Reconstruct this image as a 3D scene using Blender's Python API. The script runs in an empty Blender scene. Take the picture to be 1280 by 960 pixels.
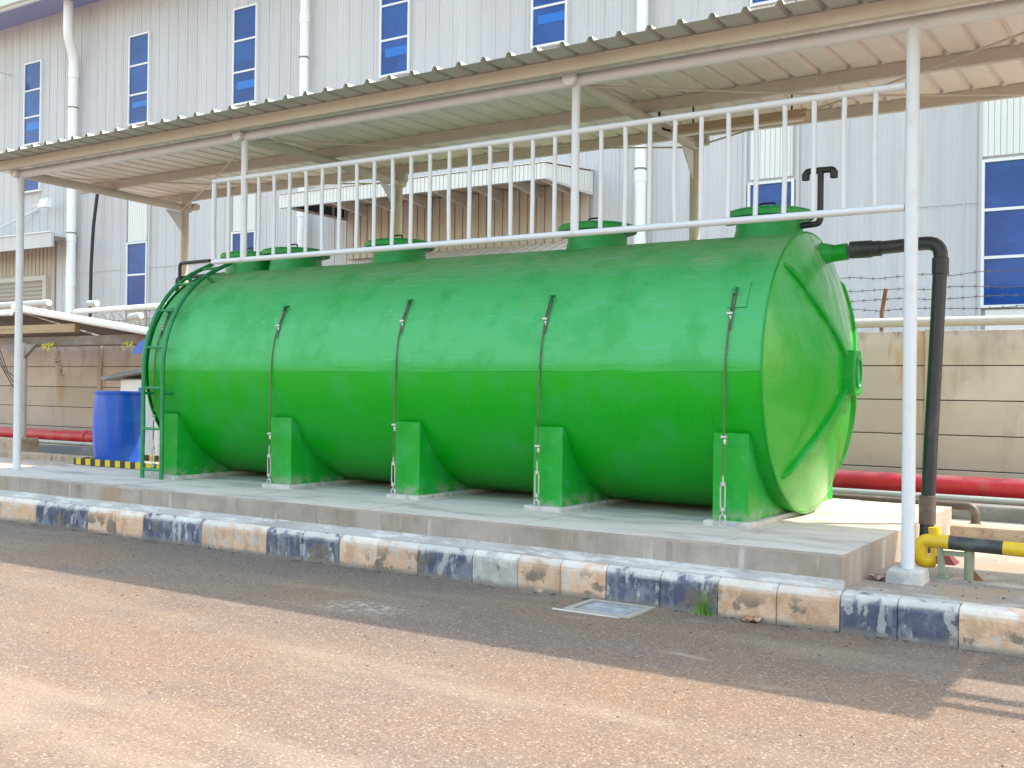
import bpy, math, random
from mathutils import Vector, Matrix
random.seed(7)
R_ = math.radians
scene = bpy.context.scene
col = scene.collection

# ------------------------------------------------------------------ camera, sky, sun, exposure
TH, ROLL, PITCH = R_(32.9), 0.0125, math.atan(6 / 1330)
fw = Vector((-math.sin(TH), math.cos(TH), 0)); rt = Vector((math.cos(TH), math.sin(TH), 0)); up = Vector((0, 0, 1))
fw2 = fw * math.cos(PITCH) + up * math.sin(PITCH); up2 = up * math.cos(PITCH) - fw * math.sin(PITCH)
Rv = rt * math.cos(ROLL) + up2 * math.sin(ROLL); Uv = up2 * math.cos(ROLL) - rt * math.sin(ROLL)
cam_d = bpy.data.cameras.new('camera'); cam = bpy.data.objects.new('camera', cam_d); col.objects.link(cam)
m3 = Matrix((Rv, Uv, -fw2)).transposed()
cam.matrix_world = Matrix.Translation((0, 0, 1.55)) @ m3.to_4x4()
cam_d.sensor_width = 36; cam_d.lens = 1330 / 1280 * 36; cam_d.clip_start = 0.05; cam_d.clip_end = 2000
scene.camera = cam

SUN = Vector((0.62, 0.44, 1.0)).normalized()
el = math.asin(SUN.z); az = math.atan2(SUN.x, SUN.y)
w = bpy.data.worlds.new('World'); scene.world = w; w.use_nodes = True
wn = w.node_tree.nodes; wl = w.node_tree.links
sky = wn.new('ShaderNodeTexSky'); sky.sky_type = 'NISHITA'; sky.sun_disc = False
sky.sun_elevation = el; sky.sun_rotation = az; sky.dust_density = 3.5; sky.air_density = 2.5; sky.ozone_density = 3.0
bg = wn['Background']; bg.inputs['Strength'].default_value = 0.15
wl.new(sky.outputs['Color'], bg.inputs['Color'])
sd = bpy.data.lights.new('sun', 'SUN'); sd.energy = 2.0; sd.angle = R_(0.6); sd.color = (1.0, 0.85, 0.68)
so = bpy.data.objects.new('sun', sd); col.objects.link(so)
so.rotation_euler = SUN.to_track_quat('Z', 'Y').to_euler(); so.location = (10, 10, 30)
vs = scene.view_settings; vs.view_transform = 'Standard'; vs.look = 'None'; vs.gamma = 1.0; vs.use_curve_mapping = False
vs.exposure = 1.92

# ------------------------------------------------------------------ materials
def mat(name, base, rough=0.6, metal=0.0, layers=(), bump=(), spec=0.5, coat=0.0, vary=0.0):
    """layers: dicts c (colour), s (scale), lo, hi (ramp), st (xyz stretch), z (z0,z1 gate: 0 at z0, 1 at z1), d (detail), a (amount), w (z wobble)"""
    m = bpy.data.materials.new(name); m.use_nodes = True
    nt = m.node_tree; N = nt.nodes; L = nt.links
    b = N['Principled BSDF']
    b.inputs['Roughness'].default_value = rough; b.inputs['Metallic'].default_value = metal
    b.inputs['Specular IOR Level'].default_value = spec
    if coat: b.inputs['Coat Weight'].default_value = coat; b.inputs['Coat Roughness'].default_value = 0.12
    geo = N.new('ShaderNodeNewGeometry')
    cur = None
    rgb = N.new('ShaderNodeRGB'); rgb.outputs[0].default_value = (*base, 1); cur = rgb.outputs[0]
    def noise(s, st, d, off=0.0):
        mp = N.new('ShaderNodeMapping'); mp.inputs['Scale'].default_value = st; mp.inputs['Location'].default_value = (off, off * .7, off * 1.3)
        L.new(geo.outputs['Position'], mp.inputs['Vector'])
        t = N.new('ShaderNodeTexNoise'); t.inputs['Scale'].default_value = s; t.inputs['Detail'].default_value = d; t.inputs['Roughness'].default_value = 0.6
        L.new(mp.outputs[0], t.inputs['Vector']); return t.outputs['Fac']
    def maprange(src, a, b_, c=0.0, d=1.0, smooth=True):
        r = N.new('ShaderNodeMapRange'); r.interpolation_type = 'SMOOTHSTEP' if smooth else 'LINEAR'
        L.new(src, r.inputs['Value'])
        if a > b_: a, b_, c, d = b_, a, d, c
        r.inputs['From Min'].default_value = a; r.inputs['From Max'].default_value = b_
        r.inputs['To Min'].default_value = c; r.inputs['To Max'].default_value = d; return r.outputs[0]
    def math_(op, a, b_):
        n = N.new('ShaderNodeMath'); n.operation = op
        for i, x in enumerate((a, b_)):
            if isinstance(x, (int, float)): n.inputs[i].default_value = x
            else: L.new(x, n.inputs[i])
        return n.outputs[0]
    for i, ly in enumerate(layers):
        f = maprange(noise(ly.get('s', 3), ly.get('st', (1, 1, 1)), ly.get('d', 5), 3.1 * i + ly.get('o', 0)), ly.get('lo', .4), ly.get('hi', .6))
        for ax in 'xyz':
            if ax in ly:
                sp = N.new('ShaderNodeSeparateXYZ'); L.new(geo.outputs['Position'], sp.inputs[0])
                v = sp.outputs['XYZ'.index(ax.upper())]
                if ly.get('w'):
                    v = math_('ADD', v, math_('MULTIPLY', math_('SUBTRACT', noise(ly.get('ws', 2.5), (1, 1, 1), 4, 9.0), .5), ly['w']))
                g4 = ly[ax]
                f = math_('MULTIPLY', f, maprange(v, g4[0], g4[1]))
                if len(g4) == 4: f = math_('MULTIPLY', f, maprange(v, g4[3], g4[2]))
        f = math_('MULTIPLY', f, ly.get('a', 1.0))
        mx = N.new('ShaderNodeMix'); mx.data_type = 'RGBA'
        L.new(f, mx.inputs['Factor']); L.new(cur, mx.inputs['A']); mx.inputs['B'].default_value = (*ly['c'], 1)
        cur = mx.outputs['Result']
        if 'r' in ly:
            src = b.inputs['Roughness'].links[0].from_socket if b.inputs['Roughness'].is_linked else None
            mr = N.new('ShaderNodeMix'); mr.data_type = 'FLOAT'; L.new(f, mr.inputs[0])
            if src: L.new(src, mr.inputs[2])
            else: mr.inputs[2].default_value = rough
            mr.inputs[3].default_value = ly['r']; L.new(mr.outputs[0], b.inputs['Roughness'])
    if vary:
        oi = N.new('ShaderNodeObjectInfo')
        hs = N.new('ShaderNodeHueSaturation'); L.new(cur, hs.inputs['Color'])
        L.new(maprange(oi.outputs['Random'], 0, 1, 1 - vary, 1 + vary, False), hs.inputs['Value']); cur = hs.outputs[0]
    L.new(cur, b.inputs['Base Color'])
    prev = None
    for (s, strg, dist) in bump:
        bn = N.new('ShaderNodeBump'); bn.inputs['Strength'].default_value = strg; bn.inputs['Distance'].default_value = dist
        L.new(noise(s, (1, 1, 1), 6, 5.5), bn.inputs['Height'])
        if prev: L.new(prev, bn.inputs['Normal'])
        prev = bn.outputs[0]
    if prev: L.new(prev, b.inputs['Normal'])
    return m

M = {}
M['asphalt'] = mat('dusty_asphalt', (.170, .127, .103), .92, layers=[
    dict(c=(.20, .132, .088), s=.5, lo=.38, hi=.66, a=.8), dict(c=(.140, .110, .10), s=.28, st=(.5, 1.6, 1), lo=.48, hi=.62, a=.7, d=6),
    dict(c=(.12, .098, .09), s=1.3, lo=.52, hi=.75, a=.6),
    dict(c=(.085, .068, .058), s=62, lo=.52, hi=.66, d=4, a=.6),
    dict(c=(.42, .35, .29), s=70, lo=.54, hi=.68, d=4, a=.7, o=4), dict(c=(.30, .24, .19), s=.9, st=(.35, 1.5, 1), lo=.5, hi=.72, a=.45, d=9, o=7), dict(c=(.58, .52, .46), s=48, lo=.67, hi=.73, d=3, a=.6, o=6),
    dict(c=(.36, .32, .285), s=2.6, st=(.5, 2.2, 1), lo=.62, hi=.78, a=.5, d=10), dict(c=(.42, .38, .35), s=8, st=(.5, 2.4, 1), lo=.66, hi=.74, a=.55, d=10, y=(4.8, 6.2)), dict(c=(.09, .075, .065), s=6, lo=.5, hi=.66, a=.6, y=(6.62, 6.94)),
    dict(c=(.05, .045, .04), s=38, lo=.69, hi=.73, d=2, a=.8, o=8),
    dict(c=(.46, .43, .40), s=14, st=(1, 1.6, 1), lo=.42, hi=.70, a=.7, d=10, x=(-5.35, -5.05, -4.8, -4.5), y=(5.45, 5.65, 5.8, 6.0), o=2)],
    bump=[(62, .7, .02), (6, .25, .03)], spec=.25)
CONC = [dict(c=(.31, .26, .23), s=1.4, lo=.42, hi=.68, a=.75), dict(c=(.47, .41, .375), s=4, lo=.5, hi=.72, a=.6),
        dict(c=(.22, .20, .18), s=18, lo=.6, hi=.75, a=.5), dict(c=(.12, .11, .10), s=60, lo=.68, hi=.74, a=.6)]
M['plinth'] = mat('plinth_concrete', (.40, .335, .30), .88, layers=CONC + [
    dict(c=(.34, .23, .14), s=1.6, st=(1, 1, .35), lo=.52, hi=.66, a=.75, x=(-8.2, -10.0), z=(.475, .455)),
    dict(c=(.27, .21, .165), s=2.2, st=(1, 1, .3), lo=.42, hi=.66, a=.75, z=(.475, .455)), dict(c=(.20, .17, .15), s=9, st=(1, 1, .12), lo=.54, hi=.66, a=.6, z=(.475, .45), d=8),
    dict(c=(.27, .24, .21), s=5, lo=.50, hi=.66, a=.55, z=(.40, .27), w=.12),
    dict(c=(.66, .57, .52), s=1.5, lo=.32, hi=.55, a=.75, z=(.478, .482), st=(.6, 2, 1)),
    dict(c=(.62, .61, .60), s=6, st=(1.5, 1, .15), lo=.58, hi=.70, a=.5, z=(.475, .44))],
    bump=[(30, .25, .01), (5, .15, .02)], spec=.3)
M['mortar'] = mat('pale_mortar', (.56, .51, .485), .9, layers=[dict(c=(.38, .37, .36), s=8, lo=.45, hi=.65)], bump=[(25, .4, .02)])
M['fillet'] = mat('cement_fillet', (.40, .37, .35), .9, layers=CONC[:2] + [dict(c=(.60, .57, .54), s=7, st=(.5, 3, 1), lo=.5, hi=.62, a=.7), dict(c=(.20, .18, .16), s=9, lo=.55, hi=.66, a=.5, y=(7.05, 7.085))], bump=[(25, .5, .02)])
M['pavement'] = mat('pale_pavement', (.46, .385, .33), .9, layers=CONC[:1] + [
    dict(c=(.275, .235, .215), s=3, lo=.30, hi=.5, a=.85, y=(9.6, 8.8)), dict(c=(.13, .115, .10), s=45, lo=.55, hi=.66, a=.8, y=(9.8, 8.4)), dict(c=(.5, .47, .44), s=60, lo=.6, hi=.68, a=.7, y=(9.8, 8.4), o=3), dict(c=(.56, .53, .5), s=9, st=(.6, 2, 1), lo=.45, hi=.6, a=.7, y=(7.35, 7.15)),
    dict(c=(.36, .25, .16), s=1.1, lo=.5, hi=.65, a=.7)], bump=[(40, .4, .015), (4, .3, .03)], spec=.3)
def kerbm(name, c, c2, c3):
    return mat(name, c, .8, layers=[
        dict(c=c2, s=5, lo=.44, hi=.66, a=.75),
        dict(c=c3, s=9, st=(1, 1, .5), lo=.47, hi=.60, a=.8, d=9),
        dict(c=(.50, .48, .46), s=11, st=(1, 1, .45), lo=.545, hi=.60, a=.7, d=8),
        dict(c=(.17, .14, .115), s=4.2, lo=.54, hi=.585, a=.85, d=9, z=(.25, .10), w=.16, o=2),
        dict(c=(.22, .19, .17), s=7, lo=.30, hi=.42, a=.9, z=(.055, .005), w=.06),
        dict(c=(.62, .585, .54), s=9, lo=.34, hi=.52, a=.85, z=(.19, .235), w=.07),
        dict(c=(.42, .385, .365), s=3, lo=.1, hi=.2, a=.9, z=(.252, .27), w=.03),
        dict(c=(.60, .58, .55), s=6, st=(.5, 3, 1), lo=.53, hi=.62, a=.7, z=(.25, .27))],
        bump=[(16, .5, .02), (60, .25, .01)], spec=.3, vary=.09)
M['kerb_cream'] = kerbm('worn_cream_paint', (.62, .395, .275), (.65, .49, .38), (.50, .30, .19))
M['kerb_blue'] = kerbm('worn_blue_paint', (.088, .092, .145), (.135, .14, .195), (.23, .24, .29))
M['kerb_bare'] = kerbm('bare_kerb_concrete', (.36, .335, .325), (.42, .39, .365), (.46, .44, .42))
GREEN = (.002, .335, .008)
M['tank'] = mat('green_tank_paint', GREEN, .36, layers=[
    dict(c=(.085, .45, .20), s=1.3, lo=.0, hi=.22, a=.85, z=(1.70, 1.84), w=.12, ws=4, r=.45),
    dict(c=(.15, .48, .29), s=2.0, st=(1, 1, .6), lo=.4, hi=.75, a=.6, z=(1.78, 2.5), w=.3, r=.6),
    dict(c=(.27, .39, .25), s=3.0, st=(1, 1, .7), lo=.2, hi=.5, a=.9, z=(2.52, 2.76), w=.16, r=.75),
    dict(c=(.06, .42, .10), s=16, st=(.15, 1, 3), lo=.35, hi=.5, a=.55, z=(1.69, 1.715), w=.015),
    dict(c=(.02, .33, .06), s=2.6, lo=.45, hi=.68, a=.6),
    dict(c=(.0, .12, .02), s=20, st=(2.5, .5, .4), lo=.70, hi=.75, a=.7, z=(2.3, 2.7), o=6),
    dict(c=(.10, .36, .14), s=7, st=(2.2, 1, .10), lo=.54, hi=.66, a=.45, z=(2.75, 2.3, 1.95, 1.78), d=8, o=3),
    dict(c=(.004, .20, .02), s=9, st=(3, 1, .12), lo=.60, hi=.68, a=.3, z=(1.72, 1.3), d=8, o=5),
    dict(c=(.30, .52, .30), s=3, st=(.4, 1, 9), lo=.66, hi=.72, a=.5, z=(1.35, 1.6), o=9),
    dict(c=(.6, .72, .6), s=24, lo=.74, hi=.77, a=.7)],
    bump=[(2.2, .12, .03), (14, .05, .01)], spec=.32)
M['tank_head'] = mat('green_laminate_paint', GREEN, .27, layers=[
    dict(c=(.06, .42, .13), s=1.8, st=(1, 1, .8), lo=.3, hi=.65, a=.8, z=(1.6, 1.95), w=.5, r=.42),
    dict(c=(.56, .68, .54), s=6.5, st=(1, 1.8, .4), lo=.36, hi=.60, a=.72, d=8, z=(1.75, 2.4), w=.4, r=.36, y=(8.6, 9.5)),  # pale upper rear streaks put the grazing sheen into the paint colour
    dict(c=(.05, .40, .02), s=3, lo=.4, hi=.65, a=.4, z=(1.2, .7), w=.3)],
    bump=[(7, .34, .02), (26, .2, .01)], spec=.4, coat=.35)
M['green'] = mat('green_gloss_paint', (.006, .31, .025), .4, spec=.3, layers=[dict(c=(.05, .36, .11), s=4, lo=.45, hi=.7, a=.6), dict(c=(.5, .6, .5), s=22, lo=.72, hi=.76, a=.5), dict(c=(.30, .34, .24), s=7, lo=.42, hi=.56, a=.7, z=(.64, .53), w=.1, d=8)], bump=[(12, .08, .01)])
M['green_dark'] = mat('dark_green_steel_paint', (.008, .20, .065), .4, layers=[dict(c=(.03, .28, .11), s=5, lo=.4, hi=.7, a=.6)])
M['lid'] = mat('manhole_green_paint', (.006, .31, .06), .42, layers=[dict(c=(.08, .36, .15), s=5, lo=.45, hi=.7, a=.6)])
M['white_steel'] = mat('white_painted_steel', (.65, .66, .71), .42, layers=[dict(c=(.52, .51, .50), s=6, lo=.5, hi=.75, a=.5)])
M['cream_steel'] = mat('cream_painted_steel', (.54, .49, .44), .5, layers=[dict(c=(.44, .39, .33), s=4, lo=.5, hi=.7, a=.5)])
M['roof_sheet'] = mat('zinc_roof_sheet', (.80, .73, .69), .42, metal=.0, layers=[
    dict(c=(.66, .60, .56), s=1.3, st=(1, .4, 1), lo=.42, hi=.68, a=.7), dict(c=(.48, .42, .36), s=5, lo=.62, hi=.74, a=.4)], spec=.5)
M['eave_grey'] = mat('grey_green_sheet', (.40, .415, .385), .45, layers=[dict(c=(.32, .33, .31), s=2, lo=.45, hi=.7, a=.6)])
M['cladding'] = mat('blue_grey_cladding', (.55, .535, .56), .45, layers=[
    dict(c=(.49, .475, .50), s=.35, st=(1, 1, .25), lo=.4, hi=.66, a=.7), dict(c=(.40, .38, .36), s=3.5, st=(2, 1, .10), lo=.56, hi=.74, a=.45, d=8), dict(c=(.62, .61, .62), s=1.1, st=(1.5, 1, .12), lo=.5, hi=.7, a=.5)])
M['clad_white'] = mat('white_cladding', (.72, .71, .70), .45, layers=[dict(c=(.66, .67, .67), s=2, st=(2, 1, .15), lo=.5, hi=.7, a=.5)])
M['white_pvc'] = mat('white_pvc', (.84, .85, .86), .35, layers=[dict(c=(.72, .71, .69), s=1.2, st=(1, 1, .3), lo=.55, hi=.75, a=.5)])
M['clad_beige'] = mat('beige_cladding', (.48, .41, .355), .6, layers=[dict(c=(.38, .315, .265), s=3, st=(3, 1, .2), lo=.45, hi=.7, a=.7)])
M['eave'] = mat('pale_green_eave', (.62, .68, .60), .5, layers=[dict(c=(.52, .57, .52), s=1, lo=.45, hi=.7, a=.5)])
M['soffit'] = mat('blue_soffit', (.26, .29, .50), .5, layers=[dict(c=(.21, .23, .42), s=1, st=(.3, 1, 1), lo=.45, hi=.7, a=.5)])
M['window_white'] = mat('white_window_frame', (.74, .75, .76), .4)
M['glass_blue'] = mat('blue_tinted_glass', (.010, .050, .235), .06, layers=[dict(c=(.018, .085, .33), s=.9, st=(.6, 1, 1), lo=.45, hi=.6, a=.8), dict(c=(.012, .04, .15), s=1.5, lo=.58, hi=.7, a=.6)], spec=.35)
M['painted_pane_light'] = mat('painted_bright_blue', (.015, .15, .55), .08, spec=.35)  # brighter blue: light showing in the panes, put into the colour
M['glass_dark'] = mat('dark_glass', (.035, .045, .06), .08, layers=[dict(c=(.08, .10, .13), s=1.5, lo=.5, hi=.65, a=.7)])
M['black_pvc'] = mat('black_pvc', (.022, .024, .036), .38, layers=[dict(c=(.075, .07, .075), s=7, st=(1, 1, .4), lo=.5, hi=.72, a=.7, r=.6)])
M['brown_pipe'] = mat('brown_grey_pipe', (.10, .075, .065), .5, layers=[dict(c=(.22, .19, .16), s=6, lo=.5, hi=.7, a=.7)])
M['grey_pipe'] = mat('pale_grey_pipe', (.45, .46, .44), .5)
M['red'] = mat('red_pipe_paint', (.58, .022, .035), .4, layers=[dict(c=(.70, .42, .38), s=3, st=(.5, 1, 1), lo=.3, hi=.6, a=.6, z=(.60, .66)), dict(c=(.25, .03, .03), s=9, st=(.6, 1, .3), lo=.56, hi=.66, a=.5), dict(c=(.66, .12, .11), s=2.5, lo=.48, hi=.7, a=.6), dict(c=(.42, .02, .03), s=.8, lo=.5, hi=.7, a=.6)])  # pale pink layer paints the sunlit highlight along the pipe top
M['yellow'] = mat('yellow_paint', (.70, .44, .012), .42, layers=[dict(c=(.55, .36, .05), s=6, lo=.5, hi=.68, a=.6), dict(c=(.25, .19, .10), s=15, lo=.68, hi=.72, a=.6)])
M['black'] = mat('black_paint', (.035, .038, .042), .5, layers=[dict(c=(.12, .125, .12), s=7, lo=.48, hi=.7, a=.6)])
M['olive'] = mat('olive_steel', (.24, .25, .18), .6, layers=[dict(c=(.34, .34, .28), s=8, lo=.45, hi=.7, a=.6)])
M['rust'] = mat('rusty_steel', (.20, .09, .045), .8, layers=[dict(c=(.32, .17, .09), s=12, lo=.45, hi=.7, a=.7)])
M['galv'] = mat('galvanised_steel', (.55, .56, .57), .35, metal=.7)
M['wire'] = mat('wire_rope', (.16, .14, .12), .5, metal=.5, layers=[dict(c=(.10, .06, .04), s=14, lo=.45, hi=.65, a=.7)])
M['cable'] = mat('black_cable', (.015, .016, .02), .5)
M['barrel'] = mat('blue_barrel_plastic', (.006, .085, .54), .38, layers=[dict(c=(.10, .17, .45), s=2, st=(3, 3, .3), lo=.5, hi=.7, a=.5), dict(c=(.03, .17, .66), s=3, lo=.5, hi=.7, a=.5), dict(c=(.25, .35, .6), s=12, lo=.7, hi=.76, a=.4)])
M['bluepaint'] = mat('blue_paint', (.06, .15, .52), .45)
M['wallpanel'] = mat('precast_concrete', (.58, .48, .42), .9, layers=[
    dict(c=(.66, .56, .50), s=1.5, lo=.42, hi=.66, a=.8), dict(c=(.38, .335, .29), s=4, st=(1, 1, .25), lo=.55, hi=.72, a=.6),
    dict(c=(.56, .34, .18), s=1.3, st=(1.6, 1, .35), lo=.60, hi=.66, a=.7, z=(.9, 1.4), o=1.7),
    dict(c=(.14, .12, .10), s=9, st=(1, 1, .3), lo=.5, hi=.7, a=.7, z=(2.1, 2.3), w=.2)],
    bump=[(22, .3, .01)], spec=.3, vary=.06)
M['wallpost'] = mat('precast_post', (.52, .43, .35), .9, layers=[dict(c=(.52, .45, .38), s=3, lo=.42, hi=.66, a=.8)], bump=[(22, .3, .01)])
M['oldconc'] = mat('brown_old_concrete', (.42, .32, .24), .9, layers=[dict(c=(.27, .19, .14), s=5, lo=.45, hi=.65, a=.8), dict(c=(.10, .08, .07), s=14, lo=.62, hi=.7, a=.8)], bump=[(15, .6, .02)])
M['darkconc'] = mat('dark_concrete', (.20, .195, .195), .9, layers=[dict(c=(.32, .31, .30), s=4, lo=.5, hi=.7, a=.7)], bump=[(15, .6, .02)])
M['shed_roof'] = mat('old_shed_sheet', (.20, .165, .15), .7, layers=[dict(c=(.32, .28, .25), s=2, lo=.45, hi=.7, a=.7), dict(c=(.26, .10, .06), s=4, lo=.56, hi=.7, a=.7)])
M['wood'] = mat('tan_timber', (.40, .29, .17), .7, layers=[dict(c=(.28, .19, .11), s=3, st=(.3, 3, 6), lo=.45, hi=.65, a=.7)])
M['lamp_tan'] = mat('tan_lamp_housing', (.46, .37, .24), .5)
M['drain'] = mat('drain_concrete', (.25, .26, .285), .8, layers=[dict(c=(.40, .40, .40), s=9, lo=.45, hi=.65, a=.8), dict(c=(.19, .19, .2), s=5, lo=.55, hi=.7, a=.7)], bump=[(30, .3, .01)])
M['drain_frame'] = mat('drain_frame', (.33, .30, .265), .7, layers=[dict(c=(.30, .26, .22), s=12, lo=.5, hi=.7, a=.7)])
M['grass'] = mat('grass_blade', (.12, .30, .03), .6, layers=[dict(c=(.30, .36, .08), s=25, lo=.45, hi=.65, a=.7)])
M['dryleaf'] = mat('dry_leaf', (.30, .16, .09), .8, layers=[dict(c=(.45, .30, .2), s=20, lo=.45, hi=.65)], vary=.2)
M['yellowleaf'] = mat('yellow_leaf', (.55, .50, .04), .7)
M['grit'] = mat('road_grit', (.10, .085, .075), .9, layers=[dict(c=(.25, .21, .18), s=3, lo=.5, hi=.56, a=.9, d=1)])
M['gap'] = mat('joint_shadow_filler', (.10, .09, .08), .95)

def hazard_mat():
    m = bpy.data.materials.new('hazard_stripes'); m.use_nodes = True; N = m.node_tree.nodes; L = m.node_tree.links
    g = N.new('ShaderNodeNewGeometry'); sp = N.new('ShaderNodeSeparateXYZ'); L.new(g.outputs['Position'], sp.inputs[0])
    a = N.new('ShaderNodeMath'); a.operation = 'ADD'; L.new(sp.outputs[0], a.inputs[0]); L.new(sp.outputs[1], a.inputs[1])
    md = N.new('ShaderNodeMath'); md.operation = 'PINGPONG'; L.new(a.outputs[0], md.inputs[0]); md.inputs[1].default_value = .1
    gt = N.new('ShaderNodeMath'); gt.operation = 'GREATER_THAN'; L.new(md.outputs[0], gt.inputs[0]); gt.inputs[1].default_value = .05
    mx = N.new('ShaderNodeMix'); mx.data_type = 'RGBA'; L.new(gt.outputs[0], mx.inputs['Factor'])
    mx.inputs['A'].default_value = (.03, .03, .03, 1); mx.inputs['B'].default_value = (.68, .48, .02, 1)
    L.new(mx.outputs['Result'], N['Principled BSDF'].inputs['Base Color']); N['Principled BSDF'].inputs['Roughness'].default_value = .5
    return m
M['hazard'] = hazard_mat()

# ------------------------------------------------------------------ mesh helpers
class MB:
    def __init__(s): s.v = []; s.f = []; s.sm = []
    def add(s, vs, fs, smooth=False):
        o = len(s.v); s.v += [tuple(x) for x in vs]
        for f in fs: s.f.append([i + o for i in f]); s.sm.append(smooth)
        return s
    def box(s, x0, x1, y0, y1, z0, z1):
        v = [(x, y, z) for z in (z0, z1) for y in (y0, y1) for x in (x0, x1)]
        return s.add(v, [(0, 2, 3, 1), (4, 5, 7, 6), (0, 1, 5, 4), (2, 6, 7, 3), (0, 4, 6, 2), (1, 3, 7, 5)])
    def prism(s, poly, axis, a, b, smooth=False):
        """poly: 2D points in the two other axes (cyclic order), extruded along axis from a to b"""
        n = len(poly)
        def P(p, t):
            return {'x': (t, p[0], p[1]), 'y': (p[0], t, p[1]), 'z': (p[0], p[1], t)}[axis]
        v = [P(p, a) for p in poly] + [P(p, b) for p in poly]
        area = sum(poly[i][0] * poly[(i + 1) % n][1] - poly[(i + 1) % n][0] * poly[i][1] for i in range(n))
        if (axis == 'y') != (area < 0): rev = True
        else: rev = False
        f = [list(range(n))[::-1], list(range(n, 2 * n))]; q = [(i, (i + 1) % n, n + (i + 1) % n, n + i) for i in range(n)]
        if rev: f = [x[::-1] for x in f]; q = [x[::-1] for x in q]
        s.add(v, f); o = len(s.v) - 2 * n
        for x in q: s.f.append([i + o for i in x]); s.sm.append(smooth)
        return s
    def tube(s, pts, r, n=12, caps=True, up_=None):
        pts = [Vector(p) for p in pts]
        rs = r if isinstance(r, (list, tuple)) else [r] * len(pts)
        T = []
        for i in range(len(pts)):
            t = Vector((0, 0, 0))
            if i > 0: t += (pts[i] - pts[i - 1]).normalized()
            if i < len(pts) - 1: t += (pts[i + 1] - pts[i]).normalized()
            T.append(t.normalized())
        a = Vector((0, 0, 1)) if abs(T[0].z) < .9 else Vector((1, 0, 0))
        nrm = (a - T[0] * a.dot(T[0])).normalized()
        v = []
        for i, p in enumerate(pts):
            nrm = (nrm - T[i] * nrm.dot(T[i])).normalized(); bn = T[i].cross(nrm)
            k = 1.0
            if 0 < i < len(pts) - 1:
                c = T[i].dot((pts[i + 1] - pts[i]).normalized()); k = 1 / max(c, .6)
            for j in range(n):
                an = 2 * math.pi * (j + .5) / n
                v.append(p + (nrm * math.cos(an) + bn * math.sin(an)) * rs[i] * (k if n > 4 else k))
        f = []
        for i in range(len(pts) - 1):
            for j in range(n):
                f.append((i * n + j, i * n + (j + 1) % n, (i + 1) * n + (j + 1) % n, (i + 1) * n + j))
        o = len(s.v); s.add(v, f, n > 5)
        if caps:
            s.f.append([o + j for j in range(n)][::-1]); s.sm.append(False)
            s.f.append([o + (len(pts) - 1) * n + j for j in range(n)]); s.sm.append(False)
        return s
    def lathe(s, prof, c, axis='z', n=32, smooth=True, cap=True):
        """prof: (r, t) pairs along the axis"""
        v = []; k = len(prof)
        for (r, t) in prof:
            for j in range(n):
                a = 2 * math.pi * j / n; x, y = r * math.cos(a), r * math.sin(a)
                if axis == 'z': v.append((c[0] + x, c[1] + y, c[2] + t))
                elif axis == 'x': v.append((c[0] + t, c[1] + x, c[2] + y))
                else: v.append((c[0] + y, c[1] + t, c[2] + x))
        f = [(i * n + j, i * n + (j + 1) % n, (i + 1) * n + (j + 1) % n, (i + 1) * n + j) for i in range(k - 1) for j in range(n)]
        o = len(s.v); s.add(v, f, smooth)
        if cap:
            if prof[0][0] > 1e-4: s.f.append([o + j for j in range(n)][::-1]); s.sm.append(False)
            if prof[-1][0] > 1e-4: s.f.append([o + (k - 1) * n + j for j in range(n)]); s.sm.append(False)
        return s
    def build(s, name, m, parent=None, loc=None, bevel=0, sharp=35, solid=0):
        if parent and not loc:
            pw = Vector((0, 0, 0)); q_ = parent
            while q_: pw += Vector(q_.location); q_ = q_.parent
            s.v = [(x - pw.x, y - pw.y, z - pw.z) for (x, y, z) in s.v]
        if loc: s.v = [(x - loc[0], y - loc[1], z - loc[2]) for (x, y, z) in s.v]
        me = bpy.data.meshes.new(name); me.from_pydata([tuple(x) for x in s.v], [], s.f); me.update()
        for p, q in zip(me.polygons, s.sm): p.use_smooth = q
        if any(s.sm): me.set_sharp_from_angle(angle=R_(sharp))
        me.materials.append(m)
        o = bpy.data.objects.new(name, me); col.objects.link(o)
        if loc: o.location = loc
        if parent: o.parent = parent
        if bevel:
            b = o.modifiers.new('bevel', 'BEVEL'); b.width = bevel; b.segments = 2; b.limit_method = 'ANGLE'; b.angle_limit = R_(40)
        if solid:
            b = o.modifiers.new('solid', 'SOLIDIFY'); b.thickness = solid; b.offset = 0
        return o

def tag(o, label=None, cat=None, group=None, kind=None):
    if label: o['label'] = label
    if cat: o['category'] = cat
    if group: o['group'] = group
    if kind: o['kind'] = kind
    return o
def thing(name, label, cat, loc=(0, 0, 0), group=None):
    o = bpy.data.objects.new(name, None); o.empty_display_size = .2; col.objects.link(o); o.location = loc
    return tag(o, label, cat, group)
def setting(name, m, b, **k): return tag(b.build(name, m, **k), kind='structure')
def bend(pts, r=.1, n=5):
    pts = [Vector(p) for p in pts]; out = [pts[0]]
    for i in range(1, len(pts) - 1):
        a, b, c = pts[i - 1], pts[i], pts[i + 1]
        d1 = (a - b); d2 = (c - b); rr = min(r, d1.length * .45, d2.length * .45)
        p, q = b + d1.normalized() * rr, b + d2.normalized() * rr
        for k in range(n + 1):
            t = k / n; out.append(p * (1 - t) ** 2 + b * 2 * t * (1 - t) + q * t * t)
    out.append(pts[-1]); return out

# ================================================================== SETTING
setting('road', M['asphalt'], MB().add([(-500, -300, 0), (500, -300, 0), (500, 500, 0), (-500, 500, 0)], [(0, 1, 2, 3)]))
setting('pavement', M['pavement'], MB().box(-120, 120, 7.09, 60, -.2, .25))
PZ = .485   # plinth top
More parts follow.
